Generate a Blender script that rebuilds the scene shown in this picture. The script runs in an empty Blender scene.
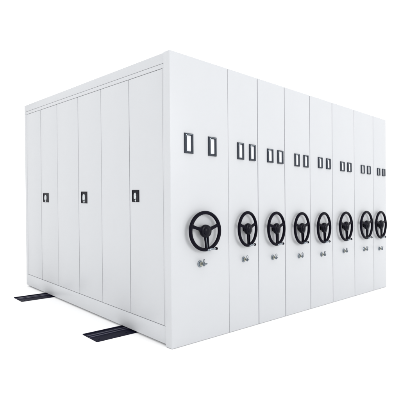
import bpy, bmesh, math
from mathutils import Matrix, Vector
SC = bpy.context.scene
COL = SC.collection
PI = math.pi
# the shelving stands very slightly out of plumb: x and y drift with height
SH = Matrix(((1, 0, -0.0243), (0, 1, 0.0178), (0, 0, 1)))
H = 2.3
B = [0, 0.6487, 1.0523, 1.4745, 1.9304, 2.3929, 2.9134, 3.4324, 3.8131]
DEPTH = 2.96

# ---------------------------------------------------------------- materials
def mat(name, col, rough=.5, metal=0, spec=.5, noise=None, bump=None, coat=0):
    m = bpy.data.materials.new(name); m.use_nodes = True
    nt = m.node_tree; b = nt.nodes['Principled BSDF']
    b.inputs['Base Color'].default_value = (*col, 1)
    b.inputs['Roughness'].default_value = rough
    b.inputs['Metallic'].default_value = metal
    b.inputs['Specular IOR Level'].default_value = spec
    b.inputs['Coat Weight'].default_value = coat
    tc = nt.nodes.new('ShaderNodeTexCoord')
    if noise:
        sc, amt = noise
        n = nt.nodes.new('ShaderNodeTexNoise'); n.inputs['Scale'].default_value = sc; n.inputs['Detail'].default_value = 4
        nt.links.new(tc.outputs['Object'], n.inputs['Vector'])
        mx = nt.nodes.new('ShaderNodeMix'); mx.data_type = 'RGBA'
        mx.inputs['A'].default_value = (*[c*(1-amt) for c in col], 1)
        mx.inputs['B'].default_value = (*[min(1, c*(1+amt)) for c in col], 1)
        nt.links.new(n.outputs['Fac'], mx.inputs['Factor'])
        nt.links.new(mx.outputs['Result'], b.inputs['Base Color'])
    if bump:
        sc, st = bump
        n = nt.nodes.new('ShaderNodeTexNoise'); n.inputs['Scale'].default_value = sc; n.inputs['Detail'].default_value = 2
        nt.links.new(tc.outputs['Object'], n.inputs['Vector'])
        bp = nt.nodes.new('ShaderNodeBump'); bp.inputs['Strength'].default_value = st; bp.inputs['Distance'].default_value = .001
        nt.links.new(n.outputs['Fac'], bp.inputs['Height'])
        nt.links.new(bp.outputs['Normal'], b.inputs['Normal'])
    return m
M = dict(
    paint=mat('white_powder_coat', (.468, .479, .497), .38, spec=.45, noise=(6, .012), bump=(420, .12)),
    seal=mat('grey_shade_seal', (.20, .205, .235), .7, spec=.2, noise=(40, .1)),
    inner=mat('dark_steel_core', (.42, .43, .46), .6, spec=.2, noise=(20, .05)),
    black=mat('black_bakelite', (.0035, .003, .0075), .34, spec=.05, noise=(90, .2), bump=(300, .05)),
    gloss=mat('black_gloss_plastic', (.004, .004, .008), .28, spec=.09, noise=(60, .15)),
    frame=mat('dark_nickel', (.045, .052, .066), .28, metal=.7, spec=.3, noise=(120, .25)),
    steel=mat('brushed_steel', (.22, .25, .28), .28, metal=1, noise=(150, .2)),
    chrome=mat('chrome', (.55, .58, .60), .12, metal=1, noise=(80, .05)),
    brass=mat('pale_brass', (.50, .49, .40), .32, metal=.85, noise=(80, .1)),
    dark=mat('dark_recess', (.008, .008, .012), .5, spec=.2, noise=(60, .2)),
    card=mat('white_card', (.62, .63, .65), .7, spec=.2, noise=(50, .01)),
    rail=mat('blue_black_steel', (.007, .007, .018), .45, metal=.0, spec=.03, noise=(30, .35), bump=(60, .2)),
    railtop=mat('lighter_rail_bar', (.045, .045, .075), .35, metal=.2, spec=.3, noise=(60, .4)),  # narrow bars, lighter than the base plate
    floor=mat('white_floor', (.94, .94, .94), .9, spec=.0, noise=(2, .004)),
)

# ---------------------------------------------------------------- bmesh helpers
def box(bm, x0, x1, y0, y1, z0, z1, bev=0, seg=2, mi=0):
    t = bmesh.new()
    bmesh.ops.create_cube(t, size=1)
    bmesh.ops.scale(t, vec=(x1-x0, y1-y0, z1-z0), verts=t.verts)
    bmesh.ops.translate(t, vec=((x0+x1)/2, (y0+y1)/2, (z0+z1)/2), verts=t.verts)
    if bev: bmesh.ops.bevel(t, geom=t.edges[:], offset=bev, segments=seg, profile=.5, affect='EDGES')
    merge(bm, t, mi)
def merge(bm, t, mi=0, mx=None):
    if mx is not None: bmesh.ops.transform(t, matrix=mx, verts=t.verts)
    vs = [bm.verts.new(v.co) for v in t.verts]
    t.verts.index_update()
    for f in t.faces:
        g = bm.faces.new([vs[v.index] for v in f.verts]); g.material_index = mi; g.smooth = True
    t.free()
def lathe(bm, prof, seg=40, mi=0, mx=None):
    """prof: list of (radius, y); axis along Y"""
    t = bmesh.new(); rings = []
    for r, y in prof:
        if r < 1e-6: rings.append([t.verts.new((0, y, 0))])
        else: rings.append([t.verts.new((r*math.cos(2*PI*k/seg), y, r*math.sin(2*PI*k/seg))) for k in range(seg)])
    for a, b in zip(rings, rings[1:]):
        for k in range(seg):
            l = (k+1) % seg
            if len(a) == 1: f = [a[0], b[k], b[l]]
            elif len(b) == 1: f = [a[k], a[l], b[0]]
            else: f = [a[k], a[l], b[l], b[k]]
            t.faces.new(f)
    bmesh.ops.recalc_face_normals(t, faces=t.faces)
    merge(bm, t, mi, mx)
def tube(bm, pts, rad, seg=14, mi=0):
    """round bar through pts with a radius per point, closed ends"""
    t = bmesh.new(); rings = []
    for i, p in enumerate(pts):
        a = Vector(pts[max(0, i-1)]); b = Vector(pts[min(len(pts)-1, i+1)])
        d = (b-a).normalized(); u = d.orthogonal().normalized() if i == 0 else (u - d*u.dot(d)).normalized()
        w = d.cross(u); r = rad[i] if isinstance(rad, (list, tuple)) else rad
        rings.append([t.verts.new(Vector(p)+r*(math.cos(2*PI*k/seg)*u+math.sin(2*PI*k/seg)*w)) for k in range(seg)])
    for a, b in zip(rings, rings[1:]):
        for k in range(seg): t.faces.new([a[k], a[(k+1) % seg], b[(k+1) % seg], b[k]])
    t.faces.new(rings[0][::-1]); t.faces.new(rings[-1])
    bmesh.ops.recalc_face_normals(t, faces=t.faces)
    merge(bm, t, mi)
def torus(bm, R, r, y=0, seg=96, ms=20, sy=1, mi=0, bumps=0, mx=None):
    t = bmesh.new(); g = []
    for i in range(seg):
        a = 2*PI*i/seg; row = []
        rr = r*(1+bumps*math.cos(a*24))
        for j in range(ms):
            b = 2*PI*j/ms
            q = R+rr*math.cos(b)
            row.append(t.verts.new((q*math.cos(a), y+sy*rr*math.sin(b), q*math.sin(a))))
        g.append(row)
    for i in range(seg):
        for j in range(ms):
            t.faces.new([g[i][j], g[(i+1) % seg][j], g[(i+1) % seg][(j+1) % ms], g[i][(j+1) % ms]])
    bmesh.ops.recalc_face_normals(t, faces=t.faces)
    merge(bm, t, mi, mx)
def frame_ring(bm, w, h, bands, mi=0):
    """rectangular moulding in the XZ plane; bands: (inset, y) rings from outside in"""
    t = bmesh.new(); rs = []
    for ins, y in bands:
        a, b = w/2-ins, h/2-ins*.8
        rs.append([t.verts.new(p) for p in ((-a, y, -b), (a, y, -b), (a, y, b), (-a, y, b))])
    for p, q in zip(rs, rs[1:]):
        for k in range(4): t.faces.new([p[k], p[(k+1) % 4], q[(k+1) % 4], q[k]])
    bmesh.ops.recalc_face_normals(t, faces=t.faces)
    n0 = len(bm.faces)
    merge(bm, t, mi)
    bm.faces.ensure_lookup_table()
    for f in bm.faces[n0:]: f.smooth = False

def obj(name, bm, mats, parent=None, loc=(0, 0, 0), lean=True, flat=False):
    me = bpy.data.meshes.new(name)
    if lean: bmesh.ops.transform(bm, matrix=SH.to_4x4(), verts=bm.verts)
    bm.to_mesh(me); bm.free()
    for m in (mats if isinstance(mats, (list, tuple)) else [mats]): me.materials.append(M[m])
    if not flat:
        try: me.set_sharp_from_angle(angle=math.radians(35))
        except Exception: pass
    o = bpy.data.objects.new(name, me); COL.objects.link(o)
    o.location = SH @ Vector(loc) if lean else Vector(loc)
    o.parent = parent
    return o
def root(name, loc, label, cat, group=None):
    o = bpy.data.objects.new(name, None); COL.objects.link(o); o.location = loc
    o.empty_display_size = .2
    o['label'] = label; o['category'] = cat
    if group: o['group'] = group
    return o
def copy_tree(o, parent):
    c = o.copy(); COL.objects.link(c); c.parent = parent
    for ch in list(o.children): copy_tree(ch, c)
    return c

# ---------------------------------------------------------------- setting
bm = bmesh.new()
bmesh.ops.create_grid(bm, x_segments=2, y_segments=2, size=600)
fl = obj('floor', bm, 'floor', lean=False, flat=True); fl['kind'] = 'structure'

# ---------------------------------------------------------------- fittings (prototypes)
RH = .1635   # handwheel outer radius
def make_handwheel(parent):
    R, r = RH-.0145, .0145
    bm = bmesh.new(); torus(bm, R, r, 0, bumps=.0)
    hw = obj('handwheel', bm, 'black', parent)
    # hub: domed cap in front, collar and shaft running back to the panel
    bm = bmesh.new()
    lathe(bm, [(0, -.034), (.012, -.0335), (.022, -.031), (.030, -.027), (.034, -.024), (.0345, -.021), (.043, -.020), (.050, -.016),
               (.053, -.008), (.053, .004), (.047, .016), (.036, .024), (.024, .030), (.020, .030), (.020, .036), (.028, .0365), (.028, .0415), (0, .0415)])
    hub = obj('hub', bm, 'gloss', hw)
    # spokes
    for ang, slot in ((163, 0), (19, 0), (277, 1)):
        a = math.radians(ang); bm = bmesh.new(); t = bmesh.new()
        L0, L1 = .036, R-.004
        if not slot:
            ws = ((L0, .0185, .011), (.075, .0135, .009), (.11, .0125, .008), (L1, .0165, .009))
            sides = [(0, 1)]
        else:
            ws = ((L0, .0065, .010), (.075, .0055, .009), (.11, .0055, .008), (L1, .0075, .009))
            sides = [(.0145, 1), (-.0145, 1)]
        for off, _ in sides:
            rings = []
            for L, w, h in ws:
                yo = -.004+.004*(L-L0)/(L1-L0); prof = []
                for k in range(16):
                    q = 2*PI*k/16; cx = math.copysign(abs(math.cos(q))**.6, math.cos(q)); cy = math.copysign(abs(math.sin(q))**.6, math.sin(q))
                    prof.append(t.verts.new((L, yo+h*cy, off*(1.0-.25*(L-L0)/(L1-L0))+w*cx)))
                rings.append(prof)
            for p, q in zip(rings, rings[1:]):
                for k in range(16): t.faces.new([p[k], p[(k+1) % 16], q[(k+1) % 16], q[k]])
            t.faces.new(rings[0]); t.faces.new(rings[-1])
        bmesh.ops.recalc_face_normals(t, faces=t.faces)
        rot = Matrix.Rotation(-a, 4, 'Y')
        merge(bm, t, 0, rot)
        if slot:
            t = bmesh.new(); bmesh.ops.create_cube(t, size=1)
            bmesh.ops.scale(t, vec=(L1-L0-.004, .006, .016), verts=t.verts)
            bmesh.ops.translate(t, vec=((L0+L1)/2, .001, 0), verts=t.verts)
            merge(bm, t, 1, rot)  # steel inlay filling the slot, stands in for the spoke's highlight
            obj('spoke', bm, ['black', 'steel'], hw)
        else: obj('spoke', bm, ['black'], hw)
    # folding crank handle clipped along the bottom of the rim
    bm = bmesh.new(); zb = -R+.004
    tube(bm, [(.022, -.014, zb-.006), (.03, -.016, zb-.004), (.045, -.017, zb), (.070, -.017, zb), (.088, -.017, zb)], [.006, .0085, .0085, .0075, .0075])
    tube(bm, [(.012, -.006, zb-.008), (.030, -.013, zb-.006)], [.009, .009])
    tube(bm, [(.0885, -.017, zb), (.091, -.017, zb), (.104, -.017, zb), (.108, -.017, zb)], [.007, .0115, .0115, .008], mi=1)
    obj('crank_handle', bm, ['steel', 'black'], hw)
    return hw
def make_card_holder(parent):
    w, h = .088, .155
    bm = bmesh.new()
    frame_ring(bm, w, h, [(0, 0), (.001, -.010), (.005, -.014), (.0155, -.0145), (.0195, -.011), (.0215, -.003)])
    f = obj('card_holder', bm, 'frame', parent)
    bm = bmesh.new(); box(bm, -w/2+.0213, w/2-.0213, -.0035, -.0005, -h/2+.0170, h/2-.0170)
    # the arched highlight at the top is modelled below as a bar
    obj('card', bm, 'card', f)
    bm = bmesh.new()
    tube(bm, [(-w/2+.007, -.0140, h/2-.034), (-w/2+.009, -.0155, h/2-.016), (-w/2+.018, -.0155, h/2-.010), (w/2-.014, -.0145, h/2-.009)], [.002, .0034, .0036, .002], seg=10)  # thin steel bar imitating the highlight along the holder's top left
    obj('highlight_bar', bm, 'steel', f)
    return f
def make_lock(parent):
    bm = bmesh.new()
    lathe(bm, [(0, .001), (.028, .001), (.028, -.004), (.025, -.007), (.0195, -.008), (.0195, -.016), (.0175, -.018), (0, -.018)], seg=32)
    lk = obj('lock', bm, 'steel', parent)
    bm = bmesh.new()
    lathe(bm, [(.0170, -.0178), (.0170, -.0215), (.004, -.0225), (0, -.0225)], seg=32)
    obj('lock_face', bm, 'brass', lk)
    bm = bmesh.new()
    # key in the cylinder: blade, bow ring seen from the side, and a spare key on the ring
    box(bm, -.0022, .0022, -.040, -.022, -.0055, .0055, .0008)
    mx = Matrix.Translation((0, -.042, .014)) @ Matrix.Rotation(math.radians(35), 4, 'Z')
    torus(bm, .0155, .0060, 0, seg=32, ms=10, sy=.55, mx=mx)
    torus(bm, .013, .0022, 0, seg=28, ms=8, mx=Matrix.Translation((.008, -.042, .028)) @ Matrix.Rotation(math.radians(70), 4, 'Z'))
    tube(bm, [(.002, -.040, -.004), (.020, -.038, .001), (.044, -.034, .001), (.050, -.033, .001)], [.013, .0105, .0065, .004], seg=12)
    obj('key', bm, 'steel', lk)
    return lk

# ---------------------------------------------------------------- the eight carriages
# holders: left x of each, z centre, height ; wheel: x, z, width, height ; lock: x, z
HOLD = [((.141+.233)/2, (.404+.496)/2, 1.603, .160, .092), (.156, .3175, 1.598, .150, .085), (.179, .3405, 1.592, .132, .090),
        (.205, .3685, 1.585, .131, .086), (.1955, .3655, 1.590, .121, .087), (.222, .3875, 1.582, .114, .093),
        (.210, .3775, 1.580, .108, .090), (.143, .2995, 1.574, .100, .079)]
WHEEL = [(.3185, .903, .355, .330), (.193, .903, .256, .321), (.210, .892, .273, .331), (.220, .882, .274, .335),
         (.191, .874, .276, .347), (.215, .875, .307, .351), (.215, .876, .328, .360), (.105, .868, .320, .369)]
LOCK = [(.325, .634, 1.0), (.205, .627, .92), (.228, .611, .92), (.25, .591, .92), (.232, .574, .95), (.26, .579, .98), (.258, .566, 1.0), (.172, .545, .95)]
NTH = ['', 'second', 'third', 'fourth', 'fifth', 'sixth', 'seventh', '']
GRP = 'white mobile shelving carriages standing side by side'
YP = .078   # depth of the folded front panel
def carriage(i):
    w = B[i+1]-B[i]
    if i == 0: lab = 'widest white shelving carriage, six closed doors along its left side and widely spaced card holders'
    elif i == 7: lab = 'narrowest white shelving carriage, at far right end of row, black handwheel reaching its edge'
    elif i == 1: lab = 'white shelving carriage with black handwheel, directly right of the widest one that has side doors'
    elif i == 6: lab = 'white shelving carriage directly left of the narrowest far right one, seventh from the left'
    else: lab = 'white shelving carriage with black handwheel, %s from the left of the row' % NTH[i]
    r = root('shelving_carriage', (B[i], 0, 0), lab, 'shelving', GRP)
    g = .0036 if i else 0
    g1 = .0036 if i < 7 else 0
    if i == 0: g1 = .0011
    if i == 1: g = .0011
    bm = bmesh.new()
    box(bm, g, w-g1, 0, YP, .0025, H, .0060, 4)
    obj('front_panel', bm, 'paint', r)
    bm = bmesh.new()
    if i == 0: box(bm, .024, w-.006, YP+.0005, DEPTH-.002, .018, H-.004)
    else: box(bm, .008, w-.008, YP+.0005, DEPTH, .018, H-.002, .003)
    obj('body', bm, 'inner' if i == 0 else 'paint', r)
    if i < 7:
        bm = bmesh.new(); box(bm, w-.0014 if i == 0 else w-.0034, w+.0014 if i == 0 else w+.0034, .006, .03, .006, H-.003, .001)  # added seal strip, its grey sets the shade inside the panel gap
        obj('gap_shade_seal', bm, 'seal', r)
    if i == 0: side(r)
    hx0, hx1, hz, hh, hw = HOLD[i]
    for hx in (hx0, hx1):
        c = make_card_holder(r) if (i == 0 and hx == hx0) else copy_tree(PROTO['holder'], r)
        if 'holder' not in PROTO: PROTO['holder'] = c
        c.location = SH @ Vector((hx, -.0004, hz)); c.scale = (hw/.088, 1, hh/.155)
    wx, wz, ww, wh = WHEEL[i]
    c = make_handwheel(r) if i == 0 else copy_tree(PROTO['wheel'], r)
    PROTO.setdefault('wheel', c)
    c.location = SH @ Vector((wx+.133*(.057, .070, .080, .091, .101, .113, .126, .134)[i], -.042, wz)); c.scale = (ww/(2*RH), 1, wh/(2*RH))
    lx, lz, ls = LOCK[i]
    c = make_lock(r) if i == 0 else copy_tree(PROTO['lock'], r)
    PROTO.setdefault('lock', c)
    c.location = SH @ Vector((lx-(.024 if i == 0 else .018), -.0004, lz)); c.scale = (ls*(ww/wh if i else 1), 1, ls)
    return r
PROTO = {}
XS = .012    # the side is set back this far from the front panel's edge
def side(r):
    YB = DEPTH
    bm = bmesh.new(); box(bm, XS, .040, YP+.001, YB, 2.2195, H-.001, .0025); obj('top_fascia', bm, 'paint', r)
    bm = bmesh.new()
    e = .0035
    y0, y1, z0, z1 = .104, 2.893, .155, 2.183
    box(bm, XS, .040, YP+.001, YB-.001, z1, 2.2165, .0015)
    box(bm, XS, .040, YP+.001, YB-.001, .0175, z0, .0025)
    box(bm, XS, .040, YP+.001, y0, z0+.0008, z1-.0008, .0012)
    box(bm, XS, .040, y1, YB-.001, z0+.0008, z1-.0008, .0012)
    obj('side_frame', bm, 'paint', r)
    div = [y0, .578, 1.055, 1.518, 2.014, 2.464, y1]
    locks = [(.486, 1.176, .106, .103), (1.398, 1.152, .128, .118), (2.330, 1.137, .152, .108)]
    for k in range(6):
        a, b = div[k], div[k+1]
        bm = bmesh.new()
        box(bm, XS-.0008 if k % 2 else XS, .036, a+.0034, b-.0034, z0+.0036, z1-.0034, .0040, 3)
        d = obj('door', bm, 'paint', r)
        if k % 2 == 0:
            ly, lz, lw, lh = locks[k//2]
            if k == 0: c = door_lock(d)
            else: c = copy_tree(PROTO['dlock'], d)
            PROTO.setdefault('dlock', c)
            c.location = SH @ Vector((XS-.0004, ly, lz)); c.scale = (1, lw/.10, lh/.10)
def door_lock(d):
    """square black recess plate (outward = -x) with a bright upright latch"""
    R90 = Matrix.Rotation(-PI/2, 4, 'Z')          # (x,y) -> (y,-x): moulding facing -y turns to face -x
    def turn(bm): bmesh.ops.transform(bm, matrix=R90, verts=bm.verts); return bm
    bm = bmesh.new()
    frame_ring(bm, .10, .10, [(0, 0), (.001, -.004), (.003, -.0055), (.009, -.0055), (.011, -.0015)])
    box(bm, -.041, .041, -.0016, -.0004, -.043, .043)
    lk = obj('door_lock', turn(bm), 'gloss', d)
    bm = bmesh.new()
    box(bm, -.041, .041, -.0026, -.0018, -.043, .018, .0003, 1)
    obj('lower_plate', turn(bm), 'dark', lk)
    bm = bmesh.new()
    t = bmesh.new()                                 # leaf-shaped pull
    outl = [(-.004, .028), (.004, .030), (.011, .018), (.013, .004), (.012, -.012), (.006, -.028), (-.008, -.030), (-.013, -.016), (-.013, .004), (-.009, .018)]
    lo = [t.verts.new((x, -.0028, z)) for x, z in outl]; hi = [t.verts.new((x*.75, -.013, z*.85)) for x, z in outl]
    n = len(outl)
    for k in range(n): t.faces.new([lo[k], lo[(k+1) % n], hi[(k+1) % n], hi[k]])
    t.faces.new(hi)
    bmesh.ops.recalc_face_normals(t, faces=t.faces); merge(bm, t)
    obj('latch', turn(bm), 'chrome', lk)
    bm = bmesh.new()
    lathe(bm, [(.009, -.0024), (.009, -.006), (.007, -.0075), (0, -.0075)], seg=20, mx=Matrix.Translation((.003, 0, -.037)))
    obj('keyhole', turn(bm), 'chrome', lk)
    return lk
for i in range(8): carriage(i)

# ---------------------------------------------------------------- floor tracks
def track(y0, y1, x0, lab):
    r = root('floor_rail', (x0, (y0+y1)/2, 0), lab, 'rail', 'black floor rails running under the shelving')
    W = y1-y0; L = 4.6
    bm = bmesh.new()
    box(bm, 0, L, -W/2, W/2, .0, .0035, .001, 1)
    obj('base_plate', bm, 'rail', r, lean=False)
    for yc, hw in ((W*.5-.010, .008), (W*.20, .006), (W*.03, .006)):
        bm = bmesh.new(); box(bm, .001, L-.001, yc-hw, yc+hw, .003, .0088, .0018, 2)
        obj('rail_bar', bm, 'rail' if hw > .007 else 'railtop', r, lean=False)
    for k in range(2):
        bm = bmesh.new()
        lathe(bm, [(0, -.0035), (.006, -.0035), (.008, -.0015), (.008, 0.001)], seg=16, mx=Matrix.Translation((.05+.26*k, -W*.28, .0037)) @ Matrix.Rotation(-PI/2, 4, 'X'))
        obj('screw', bm, 'rail', r, lean=False)
track(2.163, 2.401, -.342, 'black floor rail farther back, its short free end showing left of the rear doors')
track(.510, .7515, -.356, 'black floor rail nearer the front corner, its free end jutting out under the front doors')

# ---------------------------------------------------------------- light
w = bpy.data.worlds.new('World'); SC.world = w; w.use_nodes = True
nt = w.node_tree; bg = nt.nodes['Background']
tc = nt.nodes.new('ShaderNodeTexCoord'); sp = nt.nodes.new('ShaderNodeSeparateXYZ')
mr = nt.nodes.new('ShaderNodeMapRange')
mr.inputs['From Min'].default_value = 0; mr.inputs['From Max'].default_value = 1
mr.inputs['To Min'].default_value = 1.22; mr.inputs['To Max'].default_value = 1.46
nt.links.new(tc.outputs['Generated'], sp.inputs[0]); nt.links.new(sp.outputs['Z'], mr.inputs['Value'])
bg.inputs['Color'].default_value = (1, 1, 1, 1)
nt.links.new(mr.outputs['Result'], bg.inputs['Strength'])

def area(name, loc, target, size, power):
    l = bpy.data.lights.new(name, 'AREA'); l.shape = 'DISK'; l.size = size; l.energy = power
    o = bpy.data.objects.new(name, l); COL.objects.link(o); o.location = loc
    o.rotation_euler = (Vector(target)-Vector(loc)).to_track_quat('-Z', 'Y').to_euler()
    return o
area('softbox', (3.2, -12.0, 4.6), (2.0, 0, .6), 4.8, 560)
area('side_fill', (-5.4, .9, 1.9), (0, 1.4, .0), 2.4, 52)  # added fill lamp, brightens the door side and the floor beside it

# ---------------------------------------------------------------- camera
yaw, pitch, roll = 0.7493, -0.004, 0.0215
f = 423.5557
cy, sy = math.cos(yaw), math.sin(yaw)
fwd = Vector((sy*math.cos(pitch), cy*math.cos(pitch), math.sin(pitch)))
right = Vector((cy, -sy, 0)); up = right.cross(fwd)
r2 = math.cos(roll)*right+math.sin(roll)*up; u2 = -math.sin(roll)*right+math.cos(roll)*up
cam = bpy.data.cameras.new('camera'); co = bpy.data.objects.new('camera', cam); COL.objects.link(co)
cam.sensor_width = 36; cam.sensor_fit = 'HORIZONTAL'; cam.lens = f/400*36
cam.clip_start = .05; cam.clip_end = 3000
mw = Matrix((r2, u2, -fwd)).transposed().to_4x4(); mw.translation = Vector((-2.073, -2.5081, 1.1682))
co.matrix_world = mw
SC.camera = co
SC.render.resolution_x = SC.render.resolution_y = 1024
SC.view_settings.view_transform = 'Standard'; SC.view_settings.look = 'None'
SC.view_settings.exposure = 0; SC.view_settings.gamma = 1
